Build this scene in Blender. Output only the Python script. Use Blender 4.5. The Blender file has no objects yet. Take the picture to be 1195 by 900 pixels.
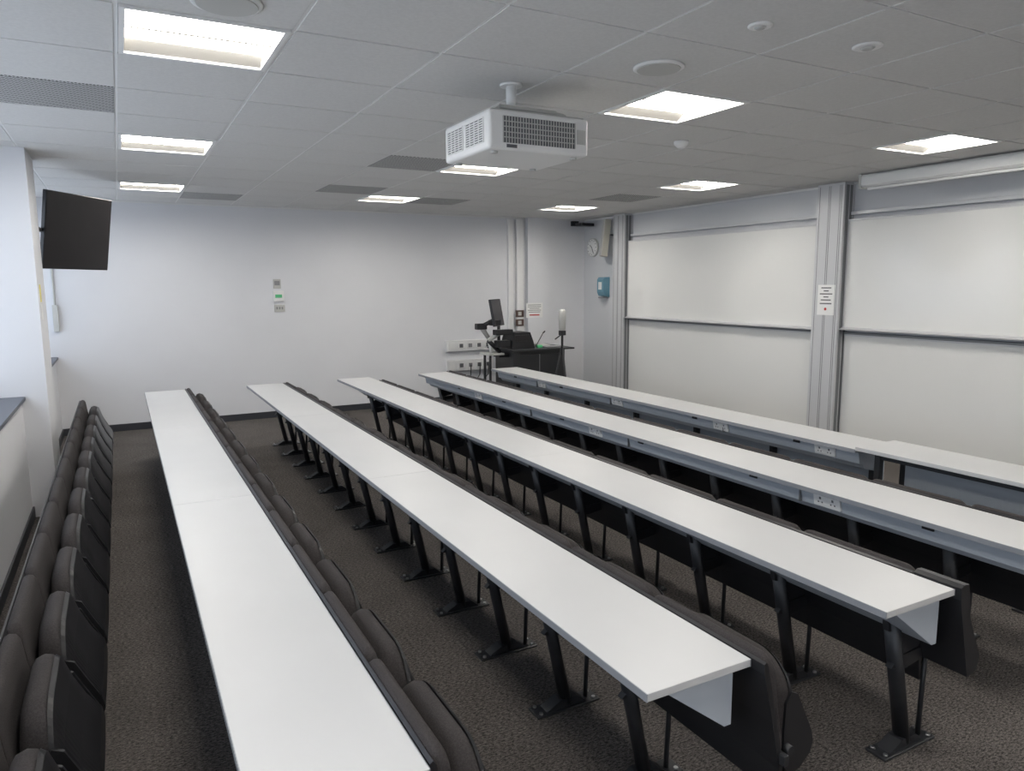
import bpy, bmesh, math, random
from mathutils import Vector, Matrix
random.seed(4)
D=bpy.data; S=bpy.context.scene; COL=S.collection

# ------------------------------------------------------------------ materials
def mat(name,col,rough=.6,metal=0,spec=.5,noise=None,bump=None,emit=None,col2=None,coat=0):
    m=D.materials.new(name); m.use_nodes=True; nt=m.node_tree; N=nt.nodes; L=nt.links
    b=N['Principled BSDF']; b.inputs['Roughness'].default_value=rough; b.inputs['Metallic'].default_value=metal
    b.inputs['Specular IOR Level'].default_value=spec
    b.inputs['Base Color'].default_value=(*col,1)
    if coat: b.inputs['Coat Weight'].default_value=coat; b.inputs['Coat Roughness'].default_value=.12
    if noise or bump:
        tc=N.new('ShaderNodeTexCoord')
    if noise:
        n=N.new('ShaderNodeTexNoise'); n.inputs['Scale'].default_value=noise; n.inputs['Detail'].default_value=6
        L.new(tc.outputs['Object'],n.inputs['Vector'])
        r=N.new('ShaderNodeValToRGB'); r.color_ramp.elements[0].position=.35; r.color_ramp.elements[1].position=.65
        c2=col2 or tuple(c*1.15 for c in col)
        r.color_ramp.elements[0].color=(*col,1); r.color_ramp.elements[1].color=(*c2,1)
        L.new(n.outputs['Fac'],r.inputs['Fac']); L.new(r.outputs['Color'],b.inputs['Base Color'])
    if bump:
        n2=N.new('ShaderNodeTexNoise'); n2.inputs['Scale'].default_value=bump[0]; n2.inputs['Detail'].default_value=3
        L.new(tc.outputs['Object'],n2.inputs['Vector'])
        bp=N.new('ShaderNodeBump'); bp.inputs['Strength'].default_value=bump[1]; bp.inputs['Distance'].default_value=.005
        L.new(n2.outputs['Fac'],bp.inputs['Height']); L.new(bp.outputs['Normal'],b.inputs['Normal'])
    if emit:
        b.inputs['Emission Color'].default_value=(*emit[0],1); b.inputs['Emission Strength'].default_value=emit[1]
    return m

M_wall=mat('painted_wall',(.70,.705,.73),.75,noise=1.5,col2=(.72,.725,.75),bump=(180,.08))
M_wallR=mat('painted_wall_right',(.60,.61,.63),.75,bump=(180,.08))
M_white=mat('white_plastic',(.78,.78,.77),.4)
M_trunk=mat('white_trunking',(.76,.76,.76),.45)
M_desk=mat('desk_laminate',(.505,.51,.515),.38,spec=.5,noise=3,col2=(.52,.525,.53))
M_edge=mat('desk_edge_band',(.24,.25,.27),.5)
M_fascia=mat('grey_painted_steel',(.42,.46,.51),.4,spec=.4)
M_black=mat('black_powdercoat',(.022,.023,.026),.42,spec=.5)
M_blackp=mat('black_plastic',(.016,.016,.018),.34,spec=.45)
M_fabric=mat('upholstery_fabric',(.029,.0255,.026),.85,noise=220,col2=(.047,.042,.042),bump=(400,.25),spec=.25)
M_alu=mat('anodised_aluminium',(.56,.565,.58),.42,metal=.15)
M_alud=mat('aluminium_shadow_groove',(.20,.205,.215),.5,metal=.2)
M_board=mat('whiteboard_enamel',(.72,.72,.705),.14,spec=.55)
M_skirt=mat('skirting_grey',(.035,.037,.045),.5)
M_sill=mat('window_sill_dark',(.085,.095,.12),.45)
M_frame=mat('window_frame_white',(.75,.76,.78),.4)
M_screen=mat('display_glass',(.012,.010,.011),.28,spec=.5)
M_grey=mat('mid_grey_plastic',(.25,.25,.26),.5)
M_lgrey=mat('light_grey_plastic',(.50,.50,.48),.5)
M_teal=mat('teal_plastic',(.13,.28,.36),.35)
M_beige=mat('beige_speaker_cloth',(.42,.41,.36),.7)
M_red=mat('red_print',(.5,.05,.05),.6)
M_green=mat('green_indicator',(.10,.50,.22),.4)
M_yellow=mat('yellow_label',(.75,.65,.12),.5)
M_brown=mat('dark_brown_plate',(.09,.055,.045),.4)
M_paper=mat('paper',(.80,.80,.79),.7)
M_ink=mat('ink',(.12,.12,.13),.7)
M_chrome=mat('bolt_steel',(.5,.5,.5),.3,metal=1)
M_lamp=mat('lamp_diffuser',(.9,.9,.9),.5,emit=((1.0,.955,.885),31.0))
M_lamp2=mat('lamp_reflector',(.27,.262,.245),.5)

def carpet():
    m=D.materials.new('carpet_tiles'); m.use_nodes=True; nt=m.node_tree; N=nt.nodes; L=nt.links
    b=N['Principled BSDF']; b.inputs['Roughness'].default_value=.95; b.inputs['Specular IOR Level'].default_value=.15
    tc=N.new('ShaderNodeTexCoord')
    mp=N.new('ShaderNodeMapping'); mp.inputs['Scale'].default_value=(1.0,2.2,1); L.new(tc.outputs['Object'],mp.inputs['Vector'])
    n=N.new('ShaderNodeTexNoise'); n.inputs['Scale'].default_value=58; n.inputs['Detail'].default_value=8; n.inputs['Roughness'].default_value=.85
    L.new(mp.outputs['Vector'],n.inputs['Vector'])
    r=N.new('ShaderNodeValToRGB'); e=r.color_ramp.elements
    e[0].position=.42; e[0].color=(.018,.017,.017,1); e[1].position=.61; e[1].color=(.235,.210,.195,1)
    L.new(n.outputs['Fac'],r.inputs['Fac'])
    n3=N.new('ShaderNodeTexNoise'); n3.inputs['Scale'].default_value=2.5; n3.inputs['Detail'].default_value=3
    L.new(tc.outputs['Object'],n3.inputs['Vector'])
    mr=N.new('ShaderNodeMapRange'); mr.inputs['To Min'].default_value=.65; mr.inputs['To Max'].default_value=1.2
    L.new(n3.outputs['Fac'],mr.inputs['Value'])
    mx=N.new('ShaderNodeVectorMath'); mx.operation='SCALE'
    L.new(r.outputs['Color'],mx.inputs[0]); L.new(mr.outputs['Result'],mx.inputs['Scale'])
    L.new(mx.outputs['Vector'],b.inputs['Base Color'])
    bp=N.new('ShaderNodeBump'); bp.inputs['Strength'].default_value=.6; bp.inputs['Distance'].default_value=.008
    L.new(n.outputs['Fac'],bp.inputs['Height']); L.new(bp.outputs['Normal'],b.inputs['Normal'])
    return m
M_carpet=carpet()
def perforated():
    m=D.materials.new('perforated_metal'); m.use_nodes=True; nt=m.node_tree; N=nt.nodes; L=nt.links
    b=N['Principled BSDF']; b.inputs['Roughness'].default_value=.6
    tc=N.new('ShaderNodeTexCoord'); mp=N.new('ShaderNodeMapping'); mp.inputs['Rotation'].default_value=(0,0,math.pi/4)
    L.new(tc.outputs['Object'],mp.inputs['Vector'])
    v=N.new('ShaderNodeTexVoronoi'); v.inputs['Scale'].default_value=42; v.inputs['Randomness'].default_value=0; v.voronoi_dimensions='2D'
    L.new(mp.outputs['Vector'],v.inputs['Vector'])
    r=N.new('ShaderNodeValToRGB'); e=r.color_ramp.elements
    e[0].position=.36; e[0].color=(.07,.07,.07,1); e[1].position=.44; e[1].color=(.55,.55,.55,1)
    L.new(v.outputs['Distance'],r.inputs['Fac']); L.new(r.outputs['Color'],b.inputs['Base Color'])
    return m
M_perf=perforated()
M_tile=mat('mineral_fibre_tile',(.62,.615,.605),.9,noise=60,col2=(.66,.655,.645),spec=.2)
M_tbar=mat('ceiling_grid_white',(.74,.74,.73),.5)
M_glass=D.materials.new('window_glass'); M_glass.use_nodes=True
nt=M_glass.node_tree; nt.nodes.clear()
o=nt.nodes.new('ShaderNodeOutputMaterial'); t=nt.nodes.new('ShaderNodeBsdfTransparent'); g=nt.nodes.new('ShaderNodeBsdfGlossy'); g.inputs['Roughness'].default_value=.03
mx=nt.nodes.new('ShaderNodeMixShader'); mx.inputs[0].default_value=.06
nt.links.new(t.outputs[0],mx.inputs[1]); nt.links.new(g.outputs[0],mx.inputs[2]); nt.links.new(mx.outputs[0],o.inputs[0])

# ------------------------------------------------------------------ mesh builder
class B:
    def __init__(s): s.bm=bmesh.new(); s.mats=[]
    def mi(s,m):
        if m not in s.mats: s.mats.append(m)
        return s.mats.index(m)
    def _tag(s,faces,m,smooth=False):
        i=s.mi(m)
        for f in faces: f.material_index=i; f.smooth=smooth
    def box(s,x0,x1,y0,y1,z0,z1,m,bev=0,mtx=None,seg=2):
        vs=[s.bm.verts.new((x,y,z)) for x in (x0,x1) for y in (y0,y1) for z in (z0,z1)]
        q=[(0,1,3,2),(4,6,7,5),(0,4,5,1),(2,3,7,6),(0,2,6,4),(1,5,7,3)]
        fs=[s.bm.faces.new([vs[i] for i in f]) for f in q]
        s._tag(fs,m)
        if bev:
            es=list({e for f in fs for e in f.edges})
            r=bmesh.ops.bevel(s.bm,geom=es,offset=bev,segments=seg,affect='EDGES',profile=.5,clamp_overlap=True)
            s._tag(r['faces'],m)
            allv={v for f in r['faces'] for v in f.verts}|{v for v in vs if v.is_valid}
            vs=list(allv)
        if mtx: bmesh.ops.transform(s.bm,matrix=mtx,verts=vs)
        return vs
    def prism(s,prof,y0,y1,m,axis='Y'):
        def P(a,b,c): return (a,c,b) if axis=='Y' else ((c,a,b) if axis=='X' else (a,b,c))
        A=[s.bm.verts.new(P(a,b,y0)) for a,b in prof]; C=[s.bm.verts.new(P(a,b,y1)) for a,b in prof]
        n=len(prof); fs=[s.bm.faces.new(A),s.bm.faces.new(C[::-1])]
        for i in range(n): fs.append(s.bm.faces.new([A[i],A[(i+1)%n],C[(i+1)%n],C[i]]))
        s._tag(fs,m); return A+C
    def cushion(s,prof,w,m,R,zb,rs=.03,smooth=True,pinch=True):
        """prof in XZ swept along Y; the top corners (seen along X) are rounded with radius R above
        z=zb, and the side edges are softened over a width rs."""
        cx=sum(p[0] for p in prof)/len(prof)
        ztop=max(p[1] for p in prof)
        N=9
        ys=[(w-R)+R*math.sin(i/N*math.pi/2) for i in range(N+1)]
        ys=[0,(w-R)*.5]+ys
        full=[-y for y in reversed(ys) if y>0]+ys
        rings=[]
        for y in full:
            a=max(0,abs(y)-(w-R)); drop=R-math.sqrt(max(0,R*R-a*a))
            e=max(0,abs(y)-(w-rs))/rs; k=1-(.35*(1-math.sqrt(max(0,1-e*e)))) if pinch else 1
            k*=1+.03*math.cos(min(1,abs(y)/w)*math.pi/2)
            ring=[]
            for px,pz in prof:
                z=pz
                if pz>zb: z=zb+(pz-zb)*max(.02,(ztop-drop-zb))/(ztop-zb)
                ring.append(s.bm.verts.new((cx+(px-cx)*k,y,z)))
            rings.append(ring)
        n=len(prof); fs=[]
        for r0,r1 in zip(rings,rings[1:]):
            for i in range(n): fs.append(s.bm.faces.new([r0[i],r0[(i+1)%n],r1[(i+1)%n],r1[i]]))
        s._tag(fs,m,smooth)
        s._tag([s.bm.faces.new(rings[0][::-1]),s.bm.faces.new(rings[-1])],m,False)
    def tube(s,p0,p1,r,m,r2=None,seg=14,sx=1,sy=1):
        p0=Vector(p0);p1=Vector(p1); d=p1-p0
        if r2 is None:r2=r
        q=d.to_track_quat('Z','Y').to_matrix().to_4x4()
        rings=[]
        for p,rr in((p0,r),(p1,r2)):
            rings.append([s.bm.verts.new(p+q@Vector((math.cos(2*math.pi*i/seg)*rr*sx,math.sin(2*math.pi*i/seg)*rr*sy,0))) for i in range(seg)])
        fs=[s.bm.faces.new([rings[0][i],rings[0][(i+1)%seg],rings[1][(i+1)%seg],rings[1][i]]) for i in range(seg)]
        s._tag(fs,m,True)
        s._tag([s.bm.faces.new(rings[0][::-1]),s.bm.faces.new(rings[1])],m)
    def lathe(s,prof,c,m,seg=32,down=False):
        rings=[]
        for r,z in prof:
            rings.append([s.bm.verts.new((c[0]+math.cos(2*math.pi*i/seg)*r,c[1]+math.sin(2*math.pi*i/seg)*r,c[2]+z)) for i in range(seg)])
        fs=[]
        for a,b in zip(rings,rings[1:]):
            for i in range(seg): fs.append(s.bm.faces.new([a[i],a[(i+1)%seg],b[(i+1)%seg],b[i]]))
        s._tag(fs,m,True); s._tag([s.bm.faces.new(rings[0][::-1]),s.bm.faces.new(rings[-1])],m)
    def mesh(s,name):
        bmesh.ops.recalc_face_normals(s.bm,faces=s.bm.faces)
        me=D.meshes.new(name+'_mesh'); s.bm.to_mesh(me); s.bm.free()
        for m in s.mats: me.materials.append(m)
        return me
    def done(s,name,parent=None,loc=None,rot=None):
        o=D.objects.new(name,s.mesh(name)); COL.objects.link(o)
        if loc: o.location=loc
        if rot: o.rotation_euler=rot
        if parent: o.parent=parent
        return o
def empty(name,loc=(0,0,0)):
    e=D.objects.new(name,None); e.location=loc; e.empty_display_size=.1; COL.objects.link(e); return e

# ------------------------------------------------------------------ dimensions (metres)
H=2.894; XR=7.02; YB=10.43; YF=-2.6; XL=-.73; XW=-1.05; SILL=.985
T=.66; GX=.065; GY=3.2424
# ------------------------------------------------------------------ room shell
b=B(); b.box(XW-.25,XR+.15,YF-.15,YB+.15,-.12,0,M_carpet); b.done('floor')
b=B(); b.box(XW-.25,XR+.15,YB,YB+.15,0,H+.1,M_wall); b.done('wall_back')
b=B(); b.box(XW-.25,XR+.15,YF-.15,YF,0,H+.1,M_wall); b.done('wall_front')
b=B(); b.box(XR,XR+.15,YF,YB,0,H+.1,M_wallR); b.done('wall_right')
piers=[(YF,-1.9),(2.1,2.7),(6.8,7.42)]
b=B(); b.box(XW-.25,XL,YF,YB,0,SILL-.03,M_wall)
b.box(XW-.25,XW+.02,YF,YB,2.72,H+.1,M_wall)
b.done('wall_left')
for n,(y0,y1) in enumerate(piers,1):
    b=B(); b.box(XW-.25,-.555,y0,y1,0,H+.1,M_wall); b.done(f'wall_left_pier_{n}')
bays=[(-1.9,2.1),(2.7,6.8),(7.42,YB)]
for n,(y0,y1) in enumerate(bays,1):
    b=B(); b.box(XW-.2,XL+.025,y0,y1,SILL-.03,SILL,M_sill,.004); b.done(f'trim_sill_{n}')
    b=B(); xw=XW-.02
    nmull=4 if y1-y0>3.5 else 3
    b.box(xw-.06,xw,y0,y1,SILL,SILL+.07,M_frame,.004); b.box(xw-.06,xw,y0,y1,2.65,2.72,M_frame,.004)
    b.box(xw-.06,xw,y0,y1,2.0,2.05,M_frame,.004)
    for i in range(nmull+1):
        y=y0+(y1-y0)*i/nmull; y=min(max(y,y0+.03),y1-.03)
        b.box(xw-.06,xw,y-.03,y+.03,SILL+.07,2.65,M_frame,.004)
    b.box(xw-.035,xw-.03,y0+.03,y1-.03,SILL+.07,2.65,M_glass)
    b.done(f'window_{n}')
b=B(); b.box(XL,XR,YB-.015,YB,0,.09,M_skirt,.003); b.done('baseboard_back')
b=B(); b.box(XR-.015,XR,YF,YB-.015,0,.09,M_skirt,.003); b.done('baseboard_right')
b=B(); b.box(XL,XL+.015,YF,6.8,0,.09,M_skirt,.003);b.box(XL,XL+.015,7.42,YB-.015,0,.09,M_skirt,.003); b.box(-.555,-.54,6.8,7.42,0,.09,M_skirt,.003); b.done('baseboard_left')
b=B(); b.box(5.86,6.22,YB-.10,YB,.0,H,M_wall); b.done('trim_boxed_pier')
b=B(); b.box(5.53,5.62,YB-.05,YB-.001,.95,H-.03,M_trunk,.004); b.box(5.68,5.80,YB-.06,YB-.001,.95,H-.03,M_trunk,.004); b.done('cable_trunking')

lights=[]
for i in range(3):
    for j in range(-2,3): lights.append((GX+4*T*i,GY+4*T*j))
vents=[(GX-T,GY+2*T),(GX+3*T,GY+4*T),(GX+3*T,GY+7*T),(GX+T,GY+9*T),(GX+8*T,GY+6*T),(GX+5*T,GY+8*T)]
def is_light(x,y): return any(abs(x-a)<.05 and abs(y-c)<.05 for a,c in lights)
def is_vent(x,y): return any(abs(x-a)<.05 and abs(y-c)<.05 for a,c in vents)
b=B(); b.box(XW-.25,XR+.15,YF-.15,YB+.15,H+.13,H+.2,M_tile)
for i in range(-2,12):
    for j in range(-9,12):
        x=GX+i*T; y=GY+j*T
        if x>XR or y>YB or x+T<XW or y+T<YF: continue
        if is_light(x,y): continue
        x1=min(x+T,XR); y1=min(y+T,YB); x0=max(x,XW); y0=max(y,YF)
        b.box(x0+.008,x1-.008,y0+.008,y1-.008,H,H+.02,M_perf if is_vent(x,y) else M_tile)
for i in range(-1,12):
    x=GX+i*T
    if XW<x<XR: b.box(x-.0105,x+.0105,YF,YB,H+.004,H+.014,M_tbar)
for j in range(-9,12):
    y=GY+j*T
    if YF<y<YB: b.box(XW,XR,y-.0105,y+.0105,H+.005,H+.0145,M_tbar)
b.done('ceiling')
b=B(); b.box(XR-.025,XR,YF,YB,H-.02,H,M_tbar); b.box(XL,XR,YB-.025,YB,H-.02,H,M_tbar); b.done('trim_ceiling_edge')

for (x,y) in lights:
    b=B(); r=.022
    x0,x1,y0,y1=x+.012,x+T-.012,y+.012,y+T-.012
    b.box(x0,x1,y0,y0+r,H-.006,H+.09,M_white); b.box(x0,x1,y1-r,y1,H-.006,H+.09,M_white)
    b.box(x0,x0+r,y0+r,y1-r,H-.006,H+.09,M_white); b.box(x1-r,x1,y0+r,y1-r,H-.006,H+.09,M_white)
    X0,X1,Y0,Y1=x0+r,x1-r,y0+r,y1-r; ym=(Y0+Y1)/2
    b.box(X0,X1,Y0,Y1,H+.085,H+.10,M_lamp2)
    # sloped reflector wings front and back, two bright lens trays, centre spine
    b.prism([(Y0,H+.004),(Y0+.004,H+.004),(Y0+.07,H+.04),(Y0+.07,H+.085),(Y0,H+.085)],X0,X1,M_lamp2,'X')
    b.prism([(Y1,H+.004),(Y1-.004,H+.004),(Y1-.07,H+.04),(Y1-.07,H+.085),(Y1,H+.085)],X0,X1,M_lamp2,'X')
    b.prism([(Y0+.07,H+.06),(Y0+.10,H+.036),(ym-.05,H+.024),(ym-.016,H+.04),(ym-.016,H+.06)],X0+.01,X1-.01,M_lamp,'X')
    b.prism([(ym+.016,H+.06),(ym+.016,H+.04),(ym+.05,H+.024),(Y1-.10,H+.036),(Y1-.07,H+.06)],X0+.01,X1-.01,M_lamp,'X')
    b.box(X0,X1,ym-.010,ym+.010,H+.020,H+.085,M_lamp2)
    b.done('recessed_ceiling_light')

for (x,y,r) in [(2.415,2.95,.125),(.435,3.04,.13)]:
    b=B(); b.lathe([(r,-.001),(r,-.008),(r*.9,-.012)],(x,y,H),M_white); b.lathe([(r*.86,-.0115),(r*.84,-.016)],(x,y,H),M_lgrey); b.done('ceiling_speaker')
for (x,y,r) in [(2.41,2.30,.05),(3.05,2.27,.065)]:
    b=B(); b.lathe([(r,0),(r,-.005),(r*.85,-.009)],(x,y,H),M_white); b.lathe([(r*.5,-.0085),(r*.35,-.016),(r*.1,-.018)],(x,y,H),M_lgrey); b.done('occupancy_sensor')
b=B(); b.lathe([(.055,0),(.055,-.02),(.045,-.03),(.03,-.045),(.022,-.05)],(3.80,4.36,H),M_white); b.done('smoke_detector')

# ------------------------------------------------------------------ desks and seating
X0R=.168; P=1.0354; W=.396; DZ=.72; YN=1.4625; YE=8.596; SP=.5495
def desk(k,root):
    xl=X0R+k*P; xr=xl+W; b=B()
    secs=[(YN,4.02),(4.02,6.3),(6.3,YE)] if k<4 else [(3.12,5.2),(5.2,6.9),(6.9,YE)]
    for y0,y1 in secs:
        b.box(xl+.002,xr-.002,y0+.001,y1-.001,DZ-.025,DZ,M_desk,.0015,seg=1)
        b.box(xl,xl+.0022,y0+.001,y1-.001,DZ-.0255,DZ-.0008,M_edge)
        b.box(xr-.0022,xr,y0+.001,y1-.001,DZ-.0255,DZ-.0008,M_edge)
    ys=secs[0][0]
    zt=DZ-.025
    if k<3: prof=[(xl+.10,zt),(xl+.10,zt-.02),(xl+.325,.505),(xl+.352,.505),(xl+.352,zt)]
    else: prof=[(xl+.075,zt),(xl+.095,.60),(xl+.125,.592),(xl+.15,.56),(xl+.30,.52),(xl+.352,.52),(xl+.352,zt)]
    b.prism(prof,ys+.03,YE-.03,M_fascia)
    y=ys+.55
    while y<YE-.3:
        if k>=3: b.box(xl+.074,xl+.10,y-.03,y+.03,.655,zt-.004,M_blackp,.002)
        else: b.box(xl+.093,xl+.13,y-.03,y+.03,zt-.035,zt-.004,M_blackp,.002)
        y+=1.1
    if k>=3:
        for yy in ([2.58,4.8,7.0] if k==3 else [3.42,4.45,5.9,7.4]):
            mt=Matrix.Translation((xl+.083,yy,.65))@Matrix.Rotation(-math.radians(10.8),4,'Y')
            b.box(-.012,.01,-.085,.085,-.04,.04,M_white,.003,mt)
            for s in(-.04,.04):
                b.box(-.0135,-.011,s-.006,s+.006,.002,.016,M_ink,0,mt)
                b.box(-.0135,-.011,s-.016,s-.008,-.018,-.010,M_ink,0,mt); b.box(-.0135,-.011,s+.008,s+.016,-.018,-.010,M_ink,0,mt)
        for yy in (ys+1.3,ys+2.9,ys+4.4):
            b.box(xl+.073,xl+.10,yy-.004,yy+.004,.60,zt,M_alud)
    return b.done('desk_top',root)

def sq(pr): return [((x if x<.09 else .09+(x-.09)*.90),z if z<.5 else .5+(z-.5)*.97) for x,z in pr]
def seat_mesh():
    b=B(); w=.235
    prof=sq([(.150,.36),(.128,.44),(.100,.54),(.090,.61),(.094,.655),(.110,.682),(.136,.692),(.160,.684),(.178,.656),(.200,.59),(.234,.50),(.276,.41),(.282,.36),(.262,.34),(.20,.335)])
    b.cushion(prof,w,M_fabric,.12,.42,.035)
    sh=sq([(.168,.684),(.182,.672),(.208,.59),(.244,.50),(.288,.415),(.298,.37),(.286,.335),(.24,.30),(.17,.27),(.12,.26),(.12,.275),(.17,.285),(.235,.315),(.272,.345),(.282,.375),(.274,.405),(.234,.48),(.198,.57)])
    b.cushion(sh,w+.006,M_blackp,.13,.42,.03,pinch=False,smooth=False)
    for s in(-1,1):
        y0=s*(w-.004); y1=s*(w+.008)
        b.prism(sq([(.150,.54),(.175,.575),(.208,.56),(.244,.49),(.288,.41),(.297,.37),(.285,.336),(.24,.302),(.18,.285),(.15,.33),(.145,.45)]),min(y0,y1),max(y0,y1),M_blackp)
        b.tube((.15,s*(w-.01),.39),(.15,s*(w+.03),.39),.016,M_black)
    return b.mesh('tip_up_seat')
SEAT=seat_mesh()
def back_mesh(w):
    b=B()
    prof=[(.085,.42),(.058,.52),(.034,.62),(.016,.69),(.012,.715),(.018,.730),(.032,.738),(.048,.734),(.058,.718),(.062,.69),(.070,.62),(.084,.54),(.108,.46),(.112,.42),(.10,.40)]
    b.cushion(prof,w-.004,M_fabric,.05,.60,.03)
    b.prism([(.098,.25),(.085,.36),(.050,.52),(.024,.62),(.006,.69),(.003,.722),(.012,.728),(.020,.715),(.024,.69),(.042,.62),(.068,.52),(.102,.36),(.112,.25)],-w,w,M_blackp)
    return b.mesh('backrest')
BW=.2745; BACK=back_mesh(BW)
def leg(b,y,desk_=True):
    x=0
    b.box(x-.10 if not desk_ else x-.155,x+.165,y-.045,y+.045,0,.010,M_black,.004)
    b.prism([(x-.10,.010),(x+.10,.010),(x+.055,.045),(x-.035,.045)],y-.03,y+.03,M_black)
    for sx in((-.08 if not desk_ else -.13),.14):
        for sy in(-.028,.028): b.tube((x+sx,y+sy,.010),(x+sx,y+sy,.018),.009,M_chrome,seg=8)
    b.tube((x+.115,y,.01),(x+.13,y,.40),.010,M_black)
    if desk_:
        b.tube((x+.01,y,.02),(x-.11,y,.57),.034,M_black,.034,18,1.0,.72)
        b.prism([(x-.11,.36),(x-.06,.40),(x+.16,.405),(x+.165,.37),(x-.02,.34)],y-.014,y+.014,M_black)
        b.prism([(x-.20,.694),(x-.0,.694),(x-.0,.66),(x-.07,.56),(x-.07,.50),(x-.14,.52),(x-.15,.60)],y-.012,y+.012,M_black)
        b.prism([(x-.10,.46),(x+.05,.56),(x+.085,.44),(x+.06,.41),(x-.05,.40)],y-.010,y+.010,M_black)
    else:
        b.tube((x+.01,y,.02),(x+.04,y,.56),.034,M_black,.030,18,1.0,.72)
        b.prism([(x+.0,.36),(x+.0,.42),(x+.16,.405),(x+.165,.37),(x-.0,.34)],y-.014,y+.014,M_black)
def seating(k,y0,n,root,x,desk_=True,skip0=False):
    b=B()
    for i in range(n+1):
        if i==0 and skip0: continue
        leg(b,y0+SP*i,desk_)
    b.box(.085,.105,y0-.02,y0+SP*n+.02,.375,.41,M_black,.003)
    o=b.done('legs',root)
    for i in range(n):
        y=y0+SP*(i+.5)
        for nm,me in(('seat',SEAT),('backrest',BACK)):
            s=D.objects.new(nm,me); s.location=(0,y,0); s.parent=root; COL.objects.link(s)
phase={0:(1.475,13,False),1:(1.415,13,True),2:(1.63,12,False),3:(1.48,13,False)}
for k in range(5):
    xr=X0R+k*P+W
    root=empty('lecture_bench',(xr,0,0))
    d=desk(k,root); d.location=(-xr,0,0)
    if k in phase:
        y0,n,sk=phase[k]
        seating(k,y0,n,root,xr,True,sk)
        if k==2:
            b=B(); b.prism([(.003,.728),(.02,.738),(.05,.736),(.062,.69),(.075,.60),(.16,.42),(.14,.37),(.085,.36),(.05,.50),(.006,.68)],YN-.02,y0-.005,M_blackp); b.done('end_panel',root)
    else:
        b=B()
        for y in [3.2+.9*i for i in range(6)]+[8.45]:
            b.box(-.10,-.05,y-.02,y+.02,.01,DZ-.0255,M_black,.003); b.box(-.30,.02,y-.03,y+.03,0,.012,M_black,.003)
        b.box(-.044,-.03,3.15,8.5,.20,DZ-.0255,M_fascia,.003)
        b.done('modesty_panel',root)
root=empty('folding_seat_row',(-.42,0,0)); seating(-1,1.65,12,root,-.42,False)
xl=X0R+4*P; xr=xl+W
b=B(); ty0,ty1=1.95,3.10
b.box(xl-.03,xr-.01,ty0,ty1,DZ,DZ+.025,M_desk,.0015)
for y in(ty0+.1,ty1-.13):
    b.box(xl+.02,xl+.06,y-.02,y+.02,0,DZ,M_black,.003); b.box(xr-.10,xr-.06,y-.02,y+.02,0,DZ,M_black,.003)
    b.box(xl+.06,xr-.10,y-.015,y+.015,DZ-.05,DZ,M_black,.002); b.box(xl-.0,xr-.0,y-.03,y+.03,0,.012,M_black,.002)
b.box(xl+.03,xl+.05,ty0+.12,ty1-.15,DZ-.04,DZ-.002,M_black,.002)
b.box(xr-.10,xr-.08,ty0+.12,ty1-.15,.22,DZ-.06,M_fascia,.002)
b.done('accessible_table')

# ------------------------------------------------------------------ whiteboard wall
def column(y0,y1):
    b=B(); xf=6.85
    b.box(xf,XR,y0,y1,0,H-.003,M_alu,.003)
    for t in (.10,.16,.50,.56,.9): 
        y=y0+(y1-y0)*t; b.box(xf-.0015,xf+.01,y-.003,y+.003,0.02,H-.03,M_alud)
    b.box(xf+.03,xf+.13,y0-.002,y0+.01,.02,H-.03,M_alud)
    b.box(xf+.075,xf+.085,y0-.004,y0+.01,.02,H-.03,M_alu)
    b.done('whiteboard_column')
column(9.10,9.38); column(5.27,5.61); column(1.75,2.05)
def board(b,y0,y1,z0,z1,x,tray):
    b.box(x,x+.02,y0,y1,z0,z1,M_board,.002)
    b.box(x-.004,x+.022,y0,y1,z1-.002,z1+.018,M_alu,.002); b.box(x-.004,x+.022,y0,y1,z0-.018,z0+.002,M_alu,.002)
    b.box(x-.004,x+.022,y0-.0,y0+.012,z0,z1,M_alu,.002); b.box(x-.004,x+.022,y1-.012,y1,z0,z1,M_alu,.002)
    if tray:
        b.prism([(x-.004,z0-.018),(x-.055,z0-.03),(x-.06,z0-.018),(x-.05,z0-.022),(x-.004,z0+.0)],y0,y1,M_alu)
for (y0,y1) in((5.62,9.09),(2.06,5.26)):
    dz=0 if y0>5 else .02
    b=B()
    board(b,y0,y1,1.335+dz,2.465+dz,6.925,True)
    board(b,y0,y1,.16,1.26,6.965,False)
    b.box(6.99,XR-.001,y0,y1,.10,.14,M_alu,.002); b.box(6.96,XR-.001,y0,y1,2.55,2.585,M_alu,.002); b.box(6.955,XR-.001,y0,y1,1.275,1.30,M_alud,.002)
    b.done('sliding_whiteboard_unit')
b=B(); b.prism([(6.50,2.78),(6.52,2.76),(6.60,2.755),(6.62,2.78),(6.62,2.865),(6.60,2.88),(6.52,2.88),(6.50,2.86)],2.2,4.82,M_white)
b.box(6.54,6.58,2.25,4.78,2.735,2.757,M_white,.003)
for y in(2.5,4.5): b.box(6.60,XR-.001,y-.02,y+.02,2.84,2.87,M_white,.002)
b.box(6.495,6.625,4.82,4.85,2.75,2.885,M_lgrey,.004); b.done('projection_screen_casing')
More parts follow.
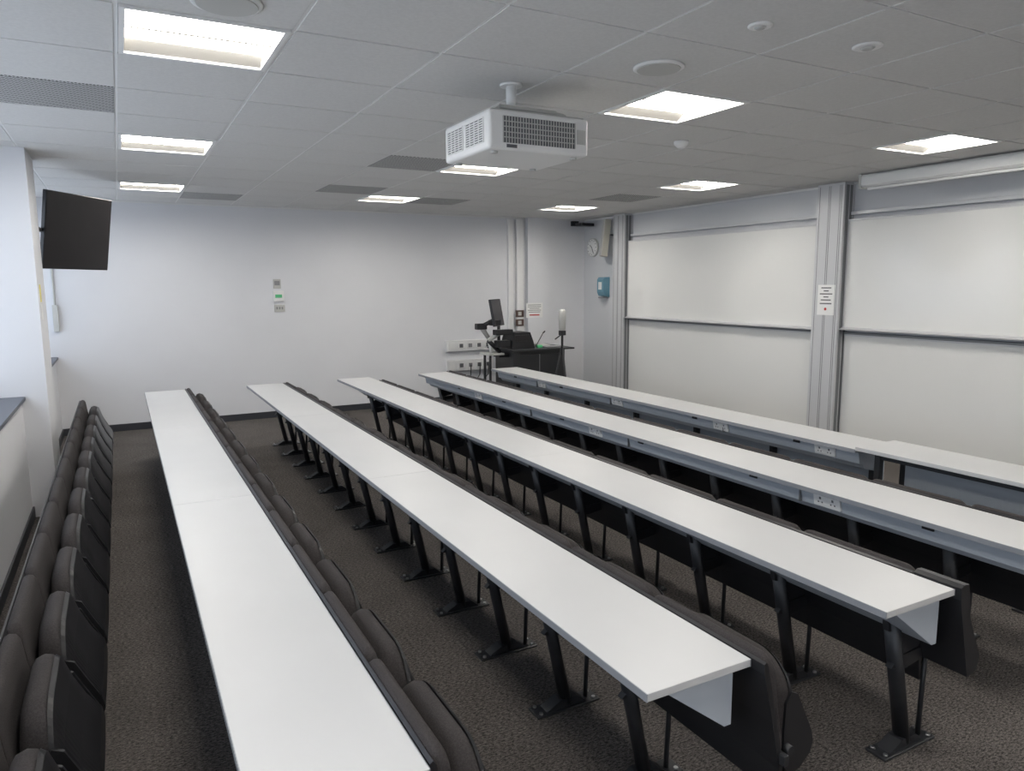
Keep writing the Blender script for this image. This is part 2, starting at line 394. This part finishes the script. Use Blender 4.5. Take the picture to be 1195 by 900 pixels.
def notice(name,x,y,z,w,h,axis,lines,red=True):
    b=B()
    if axis=='X':
        b.box(x-.003,x,y-w/2,y+w/2,z-h/2,z+h/2,M_paper)
        for i,(l,t) in enumerate(lines): b.box(x-.0038,x-.003,y-l*w/2,y+l*w/2,z+h*t-.006,z+h*t+.006,M_ink)
        if red: b.tube((x-.0042,y,z-h*.3),(x-.003,y,z-h*.3),.016,M_red)
    else:
        b.box(x-w/2,x+w/2,y-.003,y,z-h/2,z+h/2,M_paper)
        for i,(l,t) in enumerate(lines): b.box(x-l*w/2,x+l*w/2,y-.0038,y-.003,z+h*t-.004,z+h*t+.004,M_ink)
        if red: b.box(x-w*.3,x+w*.3,y-.0042,y-.003,z-h*.36,z-h*.28,M_red)
    b.done(name)
notice('paper_notice',6.848,5.43,1.645,.215,.33,'X',[(.6,.40),(.3,.30),(.75,.20),(.3,.10),(.6,0),(.7,-.12)])
notice('safety_poster',5.98,YB-.10,1.41,.31,.24,'Y',[(.8,.36),(.8,.24),(.6,.12),(.8,0),(.7,-.12)])

b=B(); cy,cz=10.15,2.43
b.tube((XR-.035,cy,cz),(XR,cy,cz),.15,M_lgrey,seg=40); b.tube((XR-.038,cy,cz),(XR-.03,cy,cz),.137,M_paper,seg=40)
for i in range(12):
    a=i*math.pi/6; p=Vector((XR-.039,cy+math.sin(a)*.115,cz+math.cos(a)*.115)); b.tube(p,p+Vector((-.002,0,0)),.008,M_ink,seg=8)
for a,l in((.9,.07),(3.6,.1)): b.tube((XR-.041,cy,cz),(XR-.041,cy+math.sin(a)*l,cz+math.cos(a)*l),.005,M_ink,seg=6)
b.done('analogue_clock')
b=B(); mt=Matrix.Translation((6.86,9.60,2.55))@Matrix.Rotation(math.radians(-22),4,'Z')@Matrix.Rotation(math.radians(6),4,'Y')
b.box(-.05,.05,-.075,.075,-.29,.29,M_beige,.01,mt); b.box(-.055,-.048,-.068,.068,-.28,.28,M_lgrey,.003,mt)
b.tube((6.88,9.6,2.6),(XR,9.6,2.6),.015,M_grey); b.done('column_loudspeaker')
b=B(); b.prism([(XR,1.62),(XR-.10,1.64),(XR-.13,1.70),(XR-.13,1.90),(XR-.10,1.94),(XR,1.94)],9.69,9.86,M_teal)
b.box(XR-.135,XR-.125,9.73,9.82,1.74,1.86,M_white,.003); b.box(XR-.12,XR-.02,9.71,9.84,1.60,1.625,M_grey,.003); b.done('sanitiser_dispenser')
b=B(); b.tube((6.80,YB-.002,2.83),(6.80,10.12,2.80),.012,M_black); b.box(6.74,6.86,10.36,YB-.002,2.79,2.87,M_black,.004)
b.box(6.66,6.94,10.02,10.16,2.765,2.815,M_blackp,.012); b.tube((6.70,10.02,2.79),(6.70,9.98,2.79),.028,M_blackp,.024); b.done('tracking_camera')

b=B(); b.box(1.885,1.985,YB-.012,YB,1.795,1.925,M_lgrey,.003); b.box(1.90,1.97,YB-.016,YB-.011,1.84,1.90,M_grey,.002); b.done('thermostat')
b=B(); b.box(1.875,2.015,YB-.03,YB,1.62,1.765,M_white,.004); b.box(1.90,1.99,YB-.034,YB-.029,1.67,1.715,M_green,.002); b.done('door_release_panel')
b=B(); b.box(1.885,2.025,YB-.012,YB,1.475,1.575,M_lgrey,.003)
for s in(-.035,0,.035): b.box(1.955+s-.010,1.955+s+.010,YB-.018,YB-.011,1.51,1.545,M_grey,.002)
b.done('light_switch')
for zc in(1.36,1.215):
    b=B(); b.box(5.65,5.765+.03,YB-.075,YB-.06,zc-.055,zc+.055,M_brown,.003); b.box(5.69,5.75,YB-.079,YB-.074,zc-.03,zc+.03,M_lgrey,.002); b.done('av_control_plate')
for zc in(.885,.575):
    b=B(); b.box(4.43,5.24,YB-.06,YB,zc-.085,zc+.085,M_trunk,.005)
    for i in range(5):
        xx=4.52+.155*i
        b.box(xx-.045,xx+.045,YB-.066,YB-.058,zc-.05,zc+.05,M_white,.002)
        if i>0: b.box(xx-.03,xx+.03,YB-.075,YB-.064,zc-.03,zc+.03,M_ink if i!=2 else M_grey,.003)
    b.done('dado_socket_trunking')
b=B()
for i,x in enumerate((4.83,4.99,5.14)):
    pts=[Vector((x,YB-.09,.575)),Vector((x-.03,YB-.13,.42)),Vector((x-.10-.05*i,YB-.12,.25)),Vector((x-.15,YB-.10,.08)),Vector((x+.1,YB-.12,.01))]
    for p,q in zip(pts,pts[1:]): b.tube(p,q,.008,M_blackp,seg=8)
b.done('hanging_cables')

# ------------------------------------------------------------------ lectern with monitor, visualiser
root=empty('av_lectern',(0,0,0))
b=B()
b.box(5.06,5.92,9.30,9.95,.03,.86,M_blackp,.012); b.box(4.96,6.03,9.20,10.02,.86,.885,M_black,.006)
b.box(5.0,5.10,9.24,9.34,.0,.86,M_black,.01); b.box(5.09,5.89,9.288,9.302,.12,.80,M_black,.004)
b.box(5.46,5.47,9.284,9.292,.12,.80,M_grey)
b.prism([(5.04,.885),(5.42,.885),(5.40,.98),(5.34,1.13),(5.09,1.13),(5.05,1.02)],9.35,9.7,M_blackp)
b.box(5.09,5.32,9.34,9.352,1.0,1.09,M_screen,.003)
b.box(5.60,5.92,9.3,9.5,.886,.905,M_grey,.004); b.box(5.66,5.81,9.55,9.8,.886,.91,M_lgrey,.003)
b.box(5.48,5.56,9.35,9.42,.886,.93,M_green,.01)
b.tube((5.58,9.6,.885),(5.62,9.45,1.10),.006,M_black); b.tube((5.62,9.45,1.10),(5.61,9.38,1.13),.010,M_black)
b.done('cabinet',root)
b=B()
b.tube((5.02,9.75,.885),(5.02,9.75,1.33),.024,M_black); b.tube((5.02,9.75,1.28),(4.92,9.66,1.42),.020,M_black)
mt=Matrix.Translation((4.91,9.60,1.42))@Matrix.Rotation(math.radians(45),4,'Z')@Matrix.Rotation(math.radians(-10),4,'X')
b.box(-.23,.23,-.018,.018,-.20,.20,M_blackp,.006,mt); b.box(-.22,.22,-.0195,-.017,-.19,.19,M_screen,0,mt)
b.done('monitor',root)
b=B(); q=-.10
b.box(4.80+q,4.96,9.45,9.75,.80,.83,M_lgrey,.004); b.box(4.84+q,4.87+q,9.5,9.53,0,.80,M_black,.003); b.box(4.84+q,4.87+q,9.68,9.71,0,.80,M_black,.003); b.box(4.9,5.06,9.5,9.7,.76,.80,M_black)
b.tube((4.93+q,9.6,.83),(4.88+q,9.6,1.04),.034,M_white); b.tube((4.88+q,9.6,1.04),(4.74+q,9.58,1.22),.034,M_lgrey); b.tube((4.74+q,9.58,1.22),(4.92+q,9.5,1.32),.032,M_blackp)
b.box(4.66+q,4.82+q,9.53,9.63,1.18,1.27,M_blackp,.01)
b.box(4.84+q,5.00+q,9.44,9.54,1.24,1.32,M_blackp,.008); b.tube((5.02+q,9.52,.84),(4.82+q,9.5,1.02),.032,M_blackp); b.tube((4.82+q,9.5,1.02),(5.02+q,9.42,1.16),.032,M_lgrey)
b.box(4.88+q,5.16+q,9.36,9.48,1.10,1.18,M_blackp,.008); b.box(4.91+q,5.12+q,9.37,9.50,.92,1.02,M_blackp,.010)
b.done('document_camera',root)
b=B(); tx,ty=5.68,9.0
for a in(.5,2.6,4.7): b.tube((tx+math.cos(a)*.20,ty+math.sin(a)*.20,.005),(tx,ty,.95),.014,M_black,seg=8)
b.tube((tx,ty,.80),(tx,ty,1.16),.018,M_black); b.box(tx-.04,tx+.04,ty-.04,ty+.04,1.09,1.16,M_black,.005)
b.lathe([(.035,0),(.050,.02),(.055,.20),(.050,.28),(.03,.31)],(tx,ty,1.16),M_lgrey)
b.tube((tx,ty,1.11),(tx-.14,ty-.03,1.04),.009,M_black); b.done('tripod_camera')

# ------------------------------------------------------------------ ceiling projector
b=B(); x0,x1,y0,y1,z0,z1=1.69,2.29,3.37,3.93,2.519,2.714
b.box(x0,x1,y0,y1,z0,z1,M_white,.018,seg=3)
b.box(x0+.02,x1-.02,y0+.02,y1-.02,z1-.002,z1+.008,M_lgrey,.003)
gx0,gx1=x0+.08,x1-.09
b.box(gx0,gx1,y0-.002,y0+.012,z0+.035,z1-.03,M_ink)
n=26
for i in range(n+1):
    xx=gx0+(gx1-gx0)*i/n; b.box(xx-.0024,xx+.0024,y0-.006,y0+.002,z0+.035,z1-.03,M_lgrey)
for zz in(.2,.4,.6,.8):
    z=z0+.035+(z1-z0-.065)*zz; b.box(gx0,gx1,y0-.0065,y0+.002,z-.0022,z+.0022,M_lgrey)
for (a,c) in((y0+.06,y0+.27),(y0+.31,y1-.05)):
    b.box(x0-.002,x0+.012,a,c,z0+.04,z1-.035,M_ink)
    for i in range(11):
        z=z0+.04+(z1-z0-.075)*i/10; b.box(x0-.006,x0+.002,a,c,z-.0028,z+.0028,M_white)
    for i in range(5):
        yy=a+(c-a)*i/4; b.box(x0-.0065,x0+.002,yy-.003,yy+.003,z0+.04,z1-.035,M_white)
b.tube((x1-.01,3.55,z0+.10),(x1+.05,3.55,z0+.10),.06,M_blackp,.055,seg=28)
b.box(x1-.075,x1-.02,y0-.003,y0+.003,z0+.06,z1-.06,M_lgrey,.002)
b.box(x0+.10,x0+.16,y0-.002,y0+.003,z0+.012,z0+.028,M_ink)
for fx in(x0+.06,x1-.06):
    for fy in(y0+.06,y1-.06): b.tube((fx,fy,z0+.002),(fx,fy,z0-.012),.018,M_lgrey)
b.tube((1.92,3.56,H+.0),(1.92,3.56,H-.012),.06,M_white,seg=28); b.tube((1.92,3.56,H),(1.92,3.56,2.76),.027,M_white,seg=24)
b.box(1.80,2.15,3.47,3.66,2.745,2.765,M_lgrey,.004)
for fx,fy in((1.78,3.45),(2.18,3.45),(1.78,3.75),(2.18,3.75)):
    b.tube((min(max(fx,1.82),2.13),3.5 if fy<3.6 else 3.64,2.755),(fx,fy,2.735),.012,M_lgrey); b.tube((fx,fy,2.74),(fx,fy,2.705),.012,M_lgrey)
b.done('ceiling_projector')

# ------------------------------------------------------------------ TV
root=empty('flat_screen_television',(0,0,0))
b=B(); mt=Matrix.Translation((-.31,8.37,2.365))@Matrix.Rotation(math.radians(55.3),4,'Z')@Matrix.Rotation(math.radians(9),4,'X')
b.box(-.455,.455,-.02,.02,-.36,.36,M_blackp,.006,mt); b.box(-.443,.443,-.0215,-.019,-.346,.350,M_screen,0,mt)
b.box(-.25,.25,.018,.06,-.22,.2,M_black,.01,mt); b.done('screen',root)
b=B()
b.tube((-.38,8.47,2.36),(-.58,8.25,2.36),.02,M_black); b.tube((-.58,8.25,2.36),(-.62,7.46,2.36),.02,M_black)
b.box(-.66,-.59,7.421,7.46,2.2,2.5,M_black,.003)
b.done('wall_arm',root)
b=B(); b.box(-.5545,-.552,6.95,7.03,1.72,1.86,M_yellow); b.box(-.5545,-.552,6.95,7.03,1.58,1.70,M_white); b.done('warning_label')
b=B(); b.tube((-.69,YB-.02,1.30),(-.69,YB-.02,2.2),.012,M_lgrey); b.box(-.72,-.66,YB-.05,YB,1.30,1.62,M_lgrey,.004); b.done('window_winder')

# ------------------------------------------------------------------ light
w=D.worlds.new('sky'); S.world=w; w.use_nodes=True
bg=w.node_tree.nodes['Background']; bg.inputs[0].default_value=(.76,.86,1.0,1); bg.inputs[1].default_value=2.7
for n,(y0,y1) in enumerate(bays):
    l=D.lights.new('window_portal','AREA'); l.shape='RECTANGLE'; l.size=1.7; l.size_y=y1-y0-.05
    l.cycles.is_portal=True
    o=D.objects.new('daylight_portal',l); o.location=(XW-.15,(y0+y1)/2,1.85); o.rotation_euler=(0,-math.pi/2,0); COL.objects.link(o)

# ------------------------------------------------------------------ camera
cam=D.cameras.new('camera'); cam.sensor_fit='HORIZONTAL'; cam.sensor_width=36; cam.lens=845.85/1195*36
cam.clip_start=.02
co=D.objects.new('camera',cam); COL.objects.link(co)
yaw,pit,rol=math.radians(28.2686),math.radians(-7.9996),math.radians(-.349)
fw=Vector((math.sin(yaw)*math.cos(pit),math.cos(yaw)*math.cos(pit),math.sin(pit)))
r=Vector((math.cos(yaw),-math.sin(yaw),0)); u=r.cross(fw)
r2=r*math.cos(rol)+u*math.sin(rol); u2=-r*math.sin(rol)+u*math.cos(rol)
m=Matrix((r2,u2,-fw)).transposed().to_4x4(); m.translation=Vector((0,0,1.8436))
co.matrix_world=m; S.camera=co
S.view_settings.view_transform='Standard'; S.view_settings.exposure=0.06
